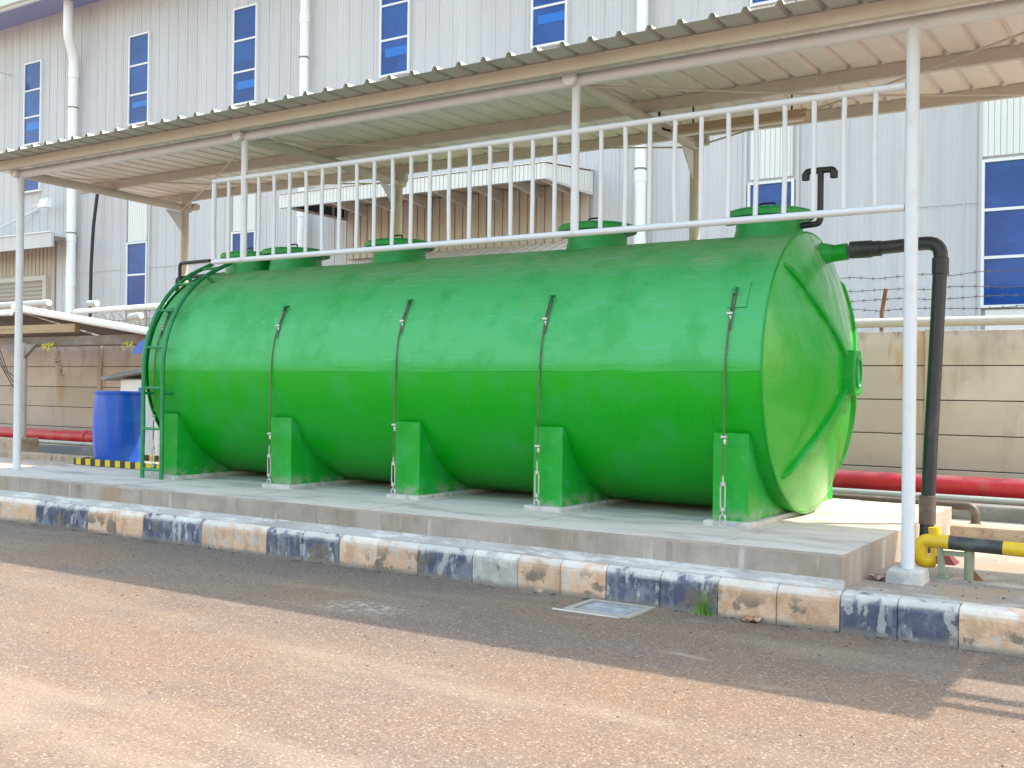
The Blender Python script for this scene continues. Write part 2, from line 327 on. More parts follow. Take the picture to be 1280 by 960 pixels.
# kerb: one run of painted stones
kerb = bpy.data.objects.new('kerb', None); col.objects.link(kerb); tag(kerb, kind='structure')
bounds = [(-12.45, 'b'), (-11.57, 'c'), (-10.68, 'b'), (-9.77, 'c'), (-8.89, 'b'), (-8.02, 'c'), (-7.15, 'b'), (-6.27, 'c'), (-5.41, 'b'), (-4.86, 'g'),
          (-4.43, 'c'), (-3.66, 'b'), (-2.79, 'c'), (-1.95, 'b'), (-1.23, 'c'), (-.36, 'b'), (.51, 'c'), (1.38, 'b'), (2.25, 'c')]
x = -20.2; pre = []
while x < -12.5: pre.append((x, 'c' if len(pre) % 2 else 'b')); x += .861
bounds = pre[:-1] + bounds + [(3.1, 'e')]
for (x0, k), (x1, _) in zip(bounds[:-1], bounds[1:]):
    n = 1 if x1 - x0 < .6 else 2
    for i in range(n):
        a = x0 + (x1 - x0) * i / n; b_ = x0 + (x1 - x0) * (i + 1) / n
        jy = random.uniform(-.006, .006); jz = random.uniform(-.005, .005)
        if (a + b_) / 2 < -1.95: back = [(7.018, .262), (7.018, -.1)]
        else: back = [(7.088, .262), (7.088, -.1)]
        prof = [(6.955 + jy, -.1), (6.957 + jy, .185 + jz), (6.963 + jy, .215 + jz), (6.978 + jy, .239 + jz), (7.003 + jy, .255 + jz)] + back
        MB().prism(prof, 'x', a + .0015, b_ - .0015).build('kerb_stone', {'c': M['kerb_cream'], 'b': M['kerb_blue'], 'g': M['kerb_bare']}[k], kerb, bevel=.009)

fl_ = MB(); P = [(7.0195, .262), (7.089, .318), (7.089, .1), (7.0195, .1)]
fl_.prism(P, 'x', -20.2, -1.952)
setting('kerb_fillet', M['fillet'], fl_)
# rear trench kerbs
setting('trench_kerb', M['darkconc'], MB().box(-40, 14, 11.85, 12.15, .2, .40), bevel=.02)
b = MB()
for (a, c) in ((-1.9, -1.25), (-1.24, -.5), (-.49, .3), (.31, 1.1)): b.box(a, c, 10.28, 10.5, .2, .365)
setting('rear_kerb', M['oldconc'], b, bevel=.02)
b = MB()
for (a, c) in ((-20, -18.6), (-18.58, -17.4), (-17.38, -16.1), (-16.08, -15.0), (-14.98, -13.9)): b.box(a, c, 10.75, 10.95, .2, .36)
setting('side_kerb', M['oldconc'], b, bevel=.02)

# ================================================================== FACTORY
fac = thing('factory_building', 'large blue grey corrugated metal factory building with tall narrow blue windows behind the boundary wall', 'building', (-10, 20, 0))
WY = 20.0
b = MB(); v = []; X = -62.0; prof = []
while X < 22:
    k_ = int(round(X / .1)) % 4 == 0
    prof += [(X, 0), (X + .066, 0), (X + .074, -.018 if k_ else -.008), (X + .094, -.018 if k_ else -.008)]; X += .1
v = [(px, WY + py, z) for z in (.2, 13.05) for (px, py) in prof]; n = len(prof)
b.add(v, [(i, i + 1, n + i + 1, n + i) for i in range(n - 1)])
b.box(-62, 22, WY + .06, WY + 30, .2, 12.9)
b.build('wall', M['cladding'], fac)
MB().box(-62, 22, 18.9, WY + .05, 13.05, 13.1).build('soffit', M['soffit'], fac)
for z_ in (4.9, 8.75): MB().box(-62, 22, WY - .020, WY - .012, z_, z_ + .012).build('lap_joint', M['cladding'], fac)
b = MB(); b.box(-62, 22, 18.86, 18.96, 13.0, 13.07); b.build('eave_trim', M['window_white'], fac)
MB().box(-62, 22, 18.75, 18.95, 13.075, 13.75).build('gutter', M['eave'], fac)
MB().add([(-62, 18.9, 13.7), (22, 18.9, 13.7), (22, 50, 17), (-62, 50, 17)], [(0, 1, 2, 3)]).build('roof', M['roof_sheet'], fac, solid=.06)
def window(xc, z0, z1, npan, wd=.82, band=None, infill=None):
    x0, x1 = xc - wd / 2, xc + wd / 2; y = WY - .085
    f = MB(); t = .05
    f.box(x0 - t, x0, y, WY + .02, z0 - t, z1 + t); f.box(x1, x1 + t, y, WY + .02, z0 - t, z1 + t)
    f.box(x0, x1, y, WY + .02, z1, z1 + t); f.box(x0, x1, y - .03, WY + .02, z0 - t, z0)
    h = (z1 - z0) / npan
    for i in range(1, npan): f.box(x0, x1, y + .012, WY + .02, z0 + h * i - .025, z0 + h * i + .025)
    fo = f.build('window', M['window_white'], fac)
    g = MB().box(x0, x1, y + .032, y + .045, z0, z1).build('pane', M['glass_blue'], fo)
    if band:
        pb = MB()
        for (a, c) in band: pb.box(x0 + .12, x1 - .01, y + .026, y + .0315, z0 + h * a, z0 + h * c)
        pb.build('painted_light_band', M['painted_pane_light'], fo)  # opaque band painted as the bright light seen in the glass
upx = [-31.1, -25.92, -21.55, -16.4, -12.05, -7.0, -2.75]
for i, xc in enumerate(upx): window(xc, 9.12, 11.66, 3, band=[(.5 + .06 * math.sin(i * 2.1), .74 + .05 * math.cos(i * 1.7))])
window(-31.1, 7.62, 8.6, 1)
for xc in (-25.9, -21.5): window(xc, 3.82, 5.62, 2)
window(-7.0, 3.1, 5.58, 3)
window(-2.72, 3.1, 5.58, 3, wd=.9)
def strip(x0, x1, z0, z1):
    b = MB(); x = x0
    while x < x1 - .02:
        e = min(x + .1, x1); b.box(x, e - .012, WY - .05, WY - .031, z0, z1); x += .1
    b.box(x0, x1, WY - .0305, WY + .01, z0, z1); b.build('infill_panel', M['clad_white'], fac)
for xc in (-25.9, -21.5, -7.0): strip(xc - .42, xc + .42, 5.69, 9.06)
strip(-2.75 - .47, -2.75 + .47, 5.69, 9.06)
for xc in (-25.9, -21.5, -7.0, -2.72):
    for s_ in (-1, 1): MB().box(xc + s_ * .52 - .025, xc + s_ * .52 + .025, WY - .065, WY, .3, 9.06).build('trim_strip', M['cladding'], fac)
for xc in (-25.9, -21.5): MB().box(xc - .41, xc + .41, WY - .05, WY, .3, 3.74).build('sill_panel', M['clad_beige'], fac)
for xc in (-7.0, -2.72): MB().box(xc - .42, xc + .42, WY - .07, WY, .3, 3.02).build('sill_panel', M['clad_white'], fac)
MB().box(-62, 22, WY - .06, WY - .03, .25, 2.62).build('base_cladding', M['clad_white'], fac)
for xc, off in ((-28.75, 1), (-19.2, 0), (-9.7, 0), (-.2, 0)):
    d = MB()
    pts = [(xc + .15 * off, WY - .55, 13.0), (xc + .15 * off, WY - .55, 12.0), (xc, WY - .24, 11.4), (xc, WY - .24, .3)] if off else [(xc, WY - .24, 13.0), (xc, WY - .24, .3)]
    rr_ = .14 if off else .118
    d.tube(bend(pts, .2), rr_, 16)
    for z in (5.95, 4.6, 10.9): d.lathe([(rr_ + .004, -.12), (rr_ + .013, -.11), (rr_ + .013, .11), (rr_ + .004, .12)], (xc, WY - .24, z), n=16)
    dd = d.build('downspout', M['white_pvc'], fac)
    for z in (6.1, 9.9, 3.4): MB().lathe([(rr_ + .015, -.015), (rr_ + .015, .015)], (xc, WY - .24, z), n=16).build('pipe_clamp', M['darkconc'], dd)
# left bay: beige recess, louvre shutter, awning
b = MB(); x = -46.0
while x < -29.95: b.box(x, x + .17, WY - .06, WY - .03, 2.6, 5.95); x += .2
b.box(-46, -29.92, WY - .035, WY - .029, 2.6, 5.95)
b.build('bay_cladding', M['clad_beige'], fac)
sh = MB(); z = 2.6
while z < 4.7: sh.add([(-46, WY - .09, z), (-30.3, WY - .09, z), (-30.3, WY - .13, z + .05), (-46, WY - .13, z + .05), (-46, WY - .08, z + .13), (-30.3, WY - .08, z + .13)], [(0, 1, 2, 3), (3, 2, 5, 4)]); z += .13
sd_ = sh.build('roller_shutter', mat('shutter_slats', (.44, .38, .33), .55), fac)
fr = MB(); fr.box(-46, -30.12, WY - .16, WY - .03, 4.75, 4.9); fr.box(-30.3, -30.12, WY - .16, WY - .03, 2.5, 4.75); fr.build('shutter_frame', M['cream_steel'], sd_)
aw = thing('bay_awning', 'flat grey metal awning on a white stay rod over the roller shutter bay', 'awning', (-34, 19.5, 5.6))
MB().box(-46, -28.75, 19.1, 19.18, 5.62, 6.05).build('fascia', M['cladding'], aw)
MB().box(-46, -28.80, 19.18, WY - .03, 5.95, 6.03).build('roof', M['cladding'], aw)
MB().box(-46, -28.75, 19.07, 19.2, 6.055, 6.09).build('cap_flashing', M['window_white'], aw)
MB().tube([(-33.2, 19.3, 6.1), (-30.75, WY - .06, 7.0)], .035, 8).build('stay_rod', M['white_steel'], aw)
fl = thing('floodlight', 'small white floodlight fixed below a window high on the factory wall', 'floodlight', (-30.0, 19.8, 7.0))
b = MB(); b.box(-30.45, -29.6, 19.55, 19.6, 7.02, 7.07); b.build('arm', M['white_steel'], fl)
b = MB(); b.prism([(19.4, 6.92), (19.62, 6.92), (19.62, 7.2), (19.5, 7.2)], 'x', -29.95, -29.55); b.build('lamp_head', M['white_pvc'], fl)
b = MB(); b.tube([(-30.2, 19.58, 7.04), (-30.2, WY - .02, 7.04)], .03, 8); b.build('bracket', M['white_steel'], fl)
wlp = thing('wall_lamp', 'white dome lamp on a short arm high on the factory wall at far left', 'lamp', (-32.4, 19.5, 11.2))
MB().lathe([(.02, .16), (.12, .13), (.2, .02), (.21, -.05), (.19, -.05)], (-32.42, 19.4, 11.2), n=20).build('shade', M['white_pvc'], wlp)
MB().tube(bend([(-32.42, 19.4, 11.34), (-32.42, 19.4, 11.5), (-32.42, WY, 11.5)], .08), .025, 8).build('arm', M['white_steel'], wlp)
hc = MB().tube([(-27.3, 19.75, 8.9), (-27.42, 19.72, 7.4), (-27.6, 19.7, 6.2), (-27.68, 19.7, 5.0), (-27.7, 19.7, 2.6)], .05, 8).build('hanging_cable', M['cable'])
tag(hc, 'thick black cable hanging down the factory wall right of the left downspout', 'cable')

# loading canopy on the factory wall
lc = thing('loading_canopy', 'white box canopy with ribbed fascia projecting over the shade-toned beige loading bay behind the tank', 'canopy', (-14.5, 19, 5.7))
b = MB(); x = -18.2
while x < -10.92: b.box(x, x + .085, 17.97, 18.03, 5.72, 6.03); x += .1
b.box(-18.2, -10.9, 18.0, 18.06, 5.72, 6.03); b.build('fascia', M['clad_white'], lc)
b = MB(); b.prism([(18.065, 5.72), (19.93, 5.70), (19.93, 6.20), (18.065, 6.03)], 'x', -10.96, -10.9)
y = 18.1
while y < 19.85: b.box(-10.9, -10.88, y, y + .085, 5.74, 6.0 + (y - 18) * .07); y += .12
b.build('side_fascia', M['clad_white'], lc)
b = MB(); b.box(-18.1, -10.97, 18.07, 19.93, 6.0, 6.02); b.build('ceiling', M['clad_beige'], lc)
b = MB(); b.add([(-18.25, 17.95, 6.05), (-10.86, 17.95, 6.05), (-10.86, 19.95, 6.24), (-18.25, 19.95, 6.24)], [(0, 1, 2, 3)]); b.build('roof', M['roof_sheet'], lc, solid=.02)
for xx in (-17.2, -16.2, -15.2, -14.2, -13.2, -12.2, -11.4):
    MB().prism([(18.1, 5.93), (18.1, 5.99), (19.9, 5.99), (19.9, 5.72)], 'x', xx - .05, xx + .05).build('bracket', M['cream_steel'], lc)
b = MB(); x = -17.75
while x < -10.97: b.box(x, x + .19, 19.85, 19.9, 4.7, 5.98); x += .22
b.box(-17.78, -10.96, 19.88, 19.93, 4.7, 5.98); b.build('shade_toned_bay_wall', M['clad_beige'], lc)  # beige here puts the canopy's shade into the wall colour
wb = MB(); wb.box(-17.93, -17.86, 18.07, 19.93, 5.68, 5.73); wb.box(-17.93, -17.86, 18.07, 19.93, 5.95, 5.995)
for k in range(5): wb.box(-17.93, -17.86, 18.07 + k * .46, 18.11 + k * .46, 5.73, 5.95)
wf = wb.build('ribbon_window', M['clad_beige'], lc); MB().box(-17.905, -17.895, 18.1, 19.9, 5.73, 5.95).build('pane', M['glass_dark'], wf)
lr = thing('lean_to_roof', 'low beige sheet roof sloping out below the white loading canopy', 'roof', (-13.5, 19, 4.4))
b = MB(); X = -16.6; pr_ = []
while X < -10.8: pr_ += [(X, 0), (X + .16, 0), (X + .18, .03), (X + .22, .03), (X + .24, 0)]; X += .25
nn = len(pr_); v = [(px, y, zz + pz) for (y, zz) in ((18.3, 4.15), (19.84, 4.72)) for (px, pz) in pr_]
b.add(v, [(i, i + 1, nn + i + 1, nn + i) for i in range(nn - 1)]); b.build('roof_sheet', M['cream_steel'], lr, solid=.008)
b = MB(); b.box(-16.6, -10.8, 18.33, 18.4, 4.02, 4.13); b.build('edge_beam', M['wood'], lr)
for xx in (-16.4, -13.7, -11.0): MB().box(xx - .05, xx + .05, 18.34, 18.44, .25, 4.02).build('post', M['cream_steel'], lr)

# ================================================================== BOUNDARY WALL
bw = thing('boundary_wall', 'beige precast concrete panel wall with stained panels running behind the tank', 'wall', (-10, 13, .25))
PX = [-2.63 + 2.55 * k for k in range(-13, 5)]
MB().box(PX[0], PX[-1], 13.02, 13.07, .2, 2.26).build('backing', M['gap'], bw)
for a, c in zip(PX[:-1], PX[1:]):
    for (z0, z1) in ((.22, .68), (.68, 1.08), (1.08, 1.48), (1.48, 1.88), (1.88, 2.29)):
        MB().box(a + .065, c - .065, 13.0 + random.uniform(-.004, .004), 13.1, z0 + .006, z1 - .006).build('panel', M['wallpanel'], bw, bevel=.006)
for a in PX: MB().box(a - .06, a + .06, 12.965, 13.12, .2, 2.31).build('post', M['wallpost'], bw, bevel=.01)

bf = thing('barbed_wire_fence', 'rusty barbed wire strands on bent angle posts along the top of the boundary wall', 'barbed wire', (-10, 13, 2.3))
posts = [-3.22 - 2.55 * k for k in range(0, 12)] + [-2.62, 1.9]
for a in posts:
    MB().tube([(a, 13.14, 1.9), (a, 13.14, 2.52), (a + .08, 13.0, 2.80)], .028, 4).build('post', M['rust'], bf)
for (dy, z) in ((0, 2.42), (0, 2.55), (-.05, 2.66), (-.1, 2.78), (-.16, 2.93)):
    b = MB(); pts = []; x = -36.0
    while x < 7.5:
        pts.append((x, 13.12 + dy + random.uniform(-.015, .015), z + random.uniform(-.02, .02))); x += .28
    b.tube(pts, .0045, 5, caps=False)
    x = -24.0
    while x < 3:
        k = (x + 36) / .28; i = int(k); t = k - i; p = Vector(pts[i]).lerp(Vector(pts[i + 1]), t)
        for s_ in (-1, 1): b.tube([p + Vector((-.012 * s_, 0, -.022)), p + Vector((.012 * s_, .0, .022))], .003, 4, caps=False)
        x += .14
    b.build('wire_strand', M['wire'], bf)
b = MB(); pts = []
for i in range(260):
    t = i / 260; a = i * .45; pts.append((-19.5 + 4.6 * t, 13.05 + .14 * math.cos(a), 2.72 + .17 * math.sin(a)))
b.tube(pts, .0045, 4, caps=False); b.build('razor_coil', M['wire'], bf)

tag(MB().tube([(-3.9, 12.7, 2.37), (9, 12.7, 2.35)], .055, 12).build('overhead_pipe', M['cream_steel']), 'long cream horizontal pipe just above the boundary wall right of the tank', 'pipe')
tag(MB().tube([(-18.6, 12.9, 2.96), (-12.5, 12.9, 3.05)], .05, 12).build('overhead_pipe', M['white_pvc']), 'short white horizontal pipe above the low shelter roof left of the ladder', 'pipe')
rp = thing('fire_main_pipe', 'thick red fire main pipe running low along the foot of the boundary wall', 'pipe', (-10, 12.5, .5))
b = MB(); b.tube([(-36, 12.5, .53), (9, 12.5, .53)], .125, 24); b.build('pipe', M['red'], rp)
for xx in (-30, -25, -20.9, -16.9, -12.5, -8, -3.9, -.6, 3):
    MB().box(xx - .08, xx + .08, 12.38, 12.62, .2, .42).build('support', M['darkconc'], rp)
for xx in (-22, -17.6, -11, -5, -.2): MB().lathe([(.126, -.05), (.142, -.045), (.142, .045), (.126, .05)], (xx, 12.5, .53), 'x', 24).build('coupling', M['red'], rp)
tag(MB().tube([(-36, 12.22, .435), (9, 12.22, .435)], .035, 12).build('conduit_pipe', M['grey_pipe']), 'thin pale grey pipe running just below the red fire main', 'pipe')
gp = thing('water_pipe', 'brown grey water pipe running behind the tank and turning down near the yellow barrier', 'pipe', (-2, 11, .4))
MB().tube(bend([(-10.5, 11, .5), (-1.8, 11, .475), (-1.8, 11, -.05)], .09), .043, 12).build('pipe', M['brown_pipe'], gp)
MB().lathe([(.044, -.04), (.055, -.035), (.055, .035), (.044, .04)], (-1.8, 11, .28), n=16).build('coupling', M['brown_pipe'], gp)
for xx in (-3.25, -5.2, -7.6): MB().box(xx - .04, xx + .04, 10.95, 11.05, .2, .455).build('support', M['rust'], gp)

# ================================================================== PLINTH
pl = thing('concrete_plinth', 'long grey concrete plinth with stained front face carrying the green tank', 'plinth', (-7, 9, .25))
SX = [-3.12, -4.81, -6.38, -8.06, -9.83]
cuts = [-12.5] + sorted(sum(([s - .42, s + .30] for s in SX), [])) + [-1.97]
pb_ = MB(); rim = []; X = -12.5
MB().box(-12.5, -1.97, 7.09, 10.75, .1, PZ - .012).build('body', M['plinth'], pl, bevel=.006)
for i, (a, c) in enumerate(zip(cuts[:-1], cuts[1:])):
    dz = .003 if i % 2 else -.002; poly = [(a + (.003 if i else 0), 10.75)]
    xx = a + (.003 if i else 0); e = c - (.003 if i < len(cuts) - 2 else 0); nn = max(2, int((e - xx) / .06))
    for q in range(nn + 1): poly.append((xx + (e - xx) * q / nn, 7.09 + abs(random.gauss(0, .0035)) + (.012 if random.random() < .06 else 0)))
    poly.append((e, 10.75))
    MB().prism(poly, 'z', PZ - .0118, PZ + dz).build('top_slab', M['plinth'], pl)
for s in SX:
    p = MB(); xs = [s - .19 + .38 * k / 8 for k in range(9)]
    poly = [(s - .2, 7.95), (s + .2, 7.95), (s + .215, 8.3), (s + .19, 8.7), (s + .21, 9.2), (s + .2, 10.4), (s - .2, 10.4), (s - .21, 9.3), (s - .19, 8.6), (s - .21, 8.2)]
    p.prism(poly, 'z', PZ - .03, PZ + .04); p.build('mortar_pad', M['mortar'], pl, bevel=.012)

# ================================================================== TANK
R0, YC, ZC, XL, XR = 1.212, 9.17, 1.722, -10.13, -2.845
tk = thing('storage_tank', 'large horizontal green fibreglass storage tank on five saddles, dusty on its upper half', 'tank', (-6.4, YC, PZ))
b = MB(); n = 96
prof = [(R0 - .05, XL - .03), (R0 - .025, XL - .012), (R0 - .006, XL + .02), (R0, XL + .05)]
k = 40
for i in range(1, k): 
    xx = XL + (XR - XL) * i / k; prof.append((R0 + .002 * math.sin(xx * 2.7), xx))
prof += [(R0, XR - .03), (R0 - .008, XR)]
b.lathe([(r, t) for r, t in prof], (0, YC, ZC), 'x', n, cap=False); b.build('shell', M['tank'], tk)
# longitudinal flange seam on the front, a few mm proud
b = MB(); yy = YC - R0
for (z0, z1, y_) in ((1.705, 1.718, -.002),): b.box(XL + .05, XR - .02, yy + y_, yy + .02, z0, z1)
b.build('seam', M['tank'], tk, bevel=.003)
def dish(r): return .345 * (1 - (r / R0) ** 1.7)
def head(x0, sgn):
    h = MB(); pr2 = [(R0 - .008 if r == 1 else R0 * r * .995, sgn * dish(R0 * r)) for r in (1, .97, .93, .87, .8, .7, .6, .5, .4, .3, .2, .1)]
    pr2.append((1e-5, sgn * dish(0)))
    if sgn < 0: pr2 = pr2[::-1]
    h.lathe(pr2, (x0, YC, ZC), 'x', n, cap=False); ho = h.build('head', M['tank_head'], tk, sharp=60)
    for a in (48, 132, 228, 312):
        ca, sa = math.cos(R_(a)), math.sin(R_(a)); rib = []; rb = MB(); steps = 14
        tang = Vector((0, -sa, ca)); rad = Vector((0, ca, sa))
        V = []
        for i in range(steps + 1):
            r = .16 + (R0 * .96 - .16) * i / steps
            base = Vector((x0, YC, ZC)) + rad * r + Vector((sgn * (dish(r) - .02), 0, 0))
            hh = .052 * (1 if i < steps else .5); ww = .027
            for (tt, uu) in ((-ww, 0), (-ww * .8, hh), (ww * .8, hh), (ww, 0)): V.append(base + tang * tt + Vector((sgn * uu, 0, 0)))
        F = [(4 * i + j, 4 * i + (j + 1) % 4, 4 * i + 4 + (j + 1) % 4, 4 * i + 4 + j) for i in range(steps) for j in range(4)]
        if sgn < 0: F = [f[::-1] for f in F]
        rb.add(V, F + [(3, 2, 1, 0), tuple(4 * steps + j for j in range(4))]); rb.build('head_rib', M['green'], ho, bevel=.006)
    bs = MB(); xa, xb = x0 + sgn * (dish(0) - .06), x0 + sgn * (dish(0) + .065)
    bs.prism([(YC - .14, ZC - .13), (YC - .09, ZC - .19), (YC + .09, ZC - .19), (YC + .14, ZC - .13), (YC + .14, ZC + .13), (YC + .09, ZC + .19), (YC - .09, ZC + .19), (YC - .14, ZC + .13)], 'x', min(xa, xb), max(xa, xb))
    bs.build('head_boss', M['green'], ho, bevel=.012)
    rg = MB(); ov = [(x0 + sgn * (dish(0) + .068), YC + .07 * math.cos(t * math.pi / 12), ZC + .125 * math.sin(t * math.pi / 12)) for t in range(25)]
    rg.tube(ov, .012, 6, caps=False); rg.build('boss_ring', M['green_dark'], ho)
    rm = MB(); rm.tube([(x0 - sgn * .006, YC + (R0 + .001) * math.cos(t * math.pi / 48), ZC + (R0 + .001) * math.sin(t * math.pi / 48)) for t in range(97)], .007, 6, caps=False)
    rm.build('head_rim', M['green'], ho)
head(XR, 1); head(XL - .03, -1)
# saddles
for s in SX:
    y0 = 8.03; pf = [(y0, PZ + .025), (y0, 1.22)]
    for i in range(0, 25):
        a = math.pi + (0.27 + (math.pi - .54) * i / 24)
        yy, zz = YC + (R0 - .03) * math.cos(a), ZC + (R0 - .03) * math.sin(a)
        zz = max(zz, PZ + .03)
        if zz < 1.215: pf.append((yy, zz))
    pf += [(2 * YC - y0, 1.22), (2 * YC - y0, PZ + .025)]
    # front cheek and rear cheek as one solid with the arc between them
    sb = MB(); 
    npf = len(pf)
    for xx in (s - .148, s + .148): sb.v += [(xx, p[0], p[1]) for p in pf]
    low = [(p[0], PZ + .02) for p in pf]; o2 = len(sb.v)
    for xx in (s - .148, s + .148): sb.v += [(xx, p[0], p[1]) for p in low]
    for i in range(npf - 1):
        if i in (0, npf - 2): continue
        sb.f += [[i, o2 + i, o2 + i + 1, i + 1], [npf + i, npf + i + 1, o2 + npf + i + 1, o2 + npf + i], [i, i + 1, npf + i + 1, npf + i]]
    sb.f += [[1, npf + 1, npf, 0], [npf - 2, npf - 1, 2 * npf - 1, 2 * npf - 2]]
    sb.sm = [False] * len(sb.f)
    sb.build('saddle', M['green'], tk)
    # lifting lug plate for the cable
    if s > -3.5:
        zz = [2.22, 2.30, 2.38, 2.44]; V = []
        for z in zz:
            yv = YC - math.sqrt(R0 ** 2 - (z - ZC) ** 2) - .006; V += [(s - .06, yv, z), (s + .1, yv, z)]
        MB().add(V, [(2 * i, 2 * i + 1, 2 * i + 3, 2 * i + 2) for i in range(3)]).build('cable_patch', M['tank'], tk, solid=.008)
# manholes
for i, xm in enumerate([-3.23, -4.96, -7.43, -9.0, -9.74]):
    r = .29 if i < 3 else .3; zt = 3.09; ym = YC
    nk = MB().lathe([(r + .02, ZC + R0 - .1), (r + .012, ZC + R0 + .02), (r, ZC + R0 + .05), (r, zt - .03), (r + .05, zt - .025), (r + .05, zt)], (xm, ym, 0), n=40).build('manhole_neck', M['lid'], tk)
    rl = .385 if i < 3 else (.40 if i == 3 else .37)
    ld = MB().lathe([(r + .03, zt + .004), (rl - .02, zt + .006), (rl, zt - .01), (rl + .004, zt + .03), (rl - .01, zt + .05), (rl - .06, zt + .065), (.1, zt + .085), (1e-4, zt + .087)], (xm, ym, 0), n=44).build('lid', M['lid'], nk, sharp=40)
    MB().tube(bend([(xm - .07, ym - .05, zt + .08), (xm - .07, ym - .05, zt + .13), (xm + .07, ym - .05, zt + .13), (xm + .07, ym - .05, zt + .08)], .025, 3), .009, 6).build('handle', M['cable'], nk)
    h = MB(); h.box(xm - rl - .03, xm - rl + .05, ym - .05, ym + .05, zt - .03, zt + .03); h.build('hinge', M['green_dark'], nk, bevel=.008)
nz = MB(); nz.tube([(-2.78, 9.22, 2.745), (-2.55, 9.22, 2.765)], .072, 20); nz.lathe([(.10, -.12), (.085, -.06), (.073, -.01)], (-2.66, 9.22, 2.757), 'x', 20, cap=False)
nz.build('outlet_nozzle', M['green'], tk)

# pipes on the tank
op = thing('outlet_pipe', 'thick black plastic pipe leaving the tank end and turning down to the ground', 'pipe', (-1.8, 9.2, .25))
MB().tube(bend([(-2.53, 9.22, 2.768), (-1.79, 9.22, 2.80), (-1.86, 9.2, .95), (-1.885, 9.2, .2)], .13, 6), .056, 20).build('pipe', M['black_pvc'], op)
b = MB(); b.lathe([(.057, -.13), (.074, -.125), (.074, .05), (.066, .06), (.066, .13), (.057, .135)], (-2.40, 9.22, 2.775), 'x', 20); b.build('coupling', M['black_pvc'], op)
b = MB(); b.lathe([(.057, -.12), (.068, -.115), (.068, .115), (.057, .12)], (-1.874, 9.2, .60), n=20); b.build('socket', M['brown_pipe'], op)
b = MB(); b.lathe([(.057, -.07), (.066, -.065), (.066, .065), (.057, .07)], (-1.797, 9.22, 2.60), n=20); b.build('elbow_collar', M['black_pvc'], op)

vp = thing('vent_pipe', 'thin black vent pipe with two downturned ends rising from the nearest manhole', 'pipe', (-2.8, 9.2, 3.0))
MB().tube(bend([(-2.96, 9.17, 3.005), (-2.775, 9.17, 3.015), (-2.775, 9.17, 3.50)], .045), .027, 14).build('riser', M['black_pvc'], vp)
MB().tube(bend([(-2.905, 9.17, 3.40), (-2.905, 9.17, 3.475), (-2.66, 9.17, 3.475), (-2.66, 9.17, 3.40)], .035), .0275, 14).build('tee_outlet', M['black_pvc'], vp)
for xx in (-2.905, -2.66): MB().lathe([(.028, -.03), (.034, -.028), (.034, .028), (.028, .03)], (xx, 9.17, 3.43), n=14).build('collar', M['black_pvc'], vp)
tag(MB().tube(bend([(-11.86, 9.8, 2.3), (-11.86, 9.8, 3.02), (-10.9, 9.8, 3.03), (-3.6, 9.72, 2.97), (-3.35, 9.55, 2.95)], .06), .026, 12).build('header_pipe', M['black_pvc']), 'long thin black pipe lying along the back of the tank top behind the manholes', 'pipe')
tag(MB().tube(bend([(-11.75, 9.75, 2.9), (-11.75, 9.75, 3.21), (-11.15, 9.75, 3.215)], .05), .024, 12).build('stub_pipe', M['black_pvc']), 'short black pipe bend sticking up behind the ladder top', 'pipe')

# ladder
la = thing('ladder', 'green steel ladder curving over the left end of the tank', 'ladder', (-10.06, 8.0, PZ))
def rail_path(x):
    P = [(x, 7.86, PZ + .005), (x, 7.86, .9), (x, 7.86, 1.5)]
    for q in range(11):
        a_ = R_(180 - 6.6 * q); P.append((x, YC + 1.31 * math.cos(a_), ZC + 1.31 * math.sin(a_)))
    P.append((x, P[-1][1] + .2, P[-1][2] + .095)); return P
for x in (-10.06, -9.735): MB().tube(rail_path(x), .024, 12).build('rail', M['green_dark'], la)
pth = rail_path(0)
def on_path(s_):
    acc = 0
    for p, q in zip(pth[:-1], pth[1:]):
        l = (Vector(q) - Vector(p)).length
        if acc + l >= s_: return Vector(p).lerp(Vector(q), (s_ - acc) / l)
        acc += l
    return Vector(pth[-1])
for s_ in (.1, .56, 1.02, 1.48, 1.94, 2.37, 2.78):
    p = on_path(s_); MB().tube([(-10.055, p.y, p.z), (-9.74, p.y, p.z)], .016, 10).build('rung', M['green_dark'], la)
for x in (-10.06, -9.735):
    MB().tube([(x, 8.44, 2.83), (x + .06, 8.56, 2.72)], .026, 4).build('bracket', M['green_dark'], la)
    MB().tube([(x, 7.86, 1.45), (x, 8.03, 1.45)], .018, 6).build('bracket', M['green_dark'], la)

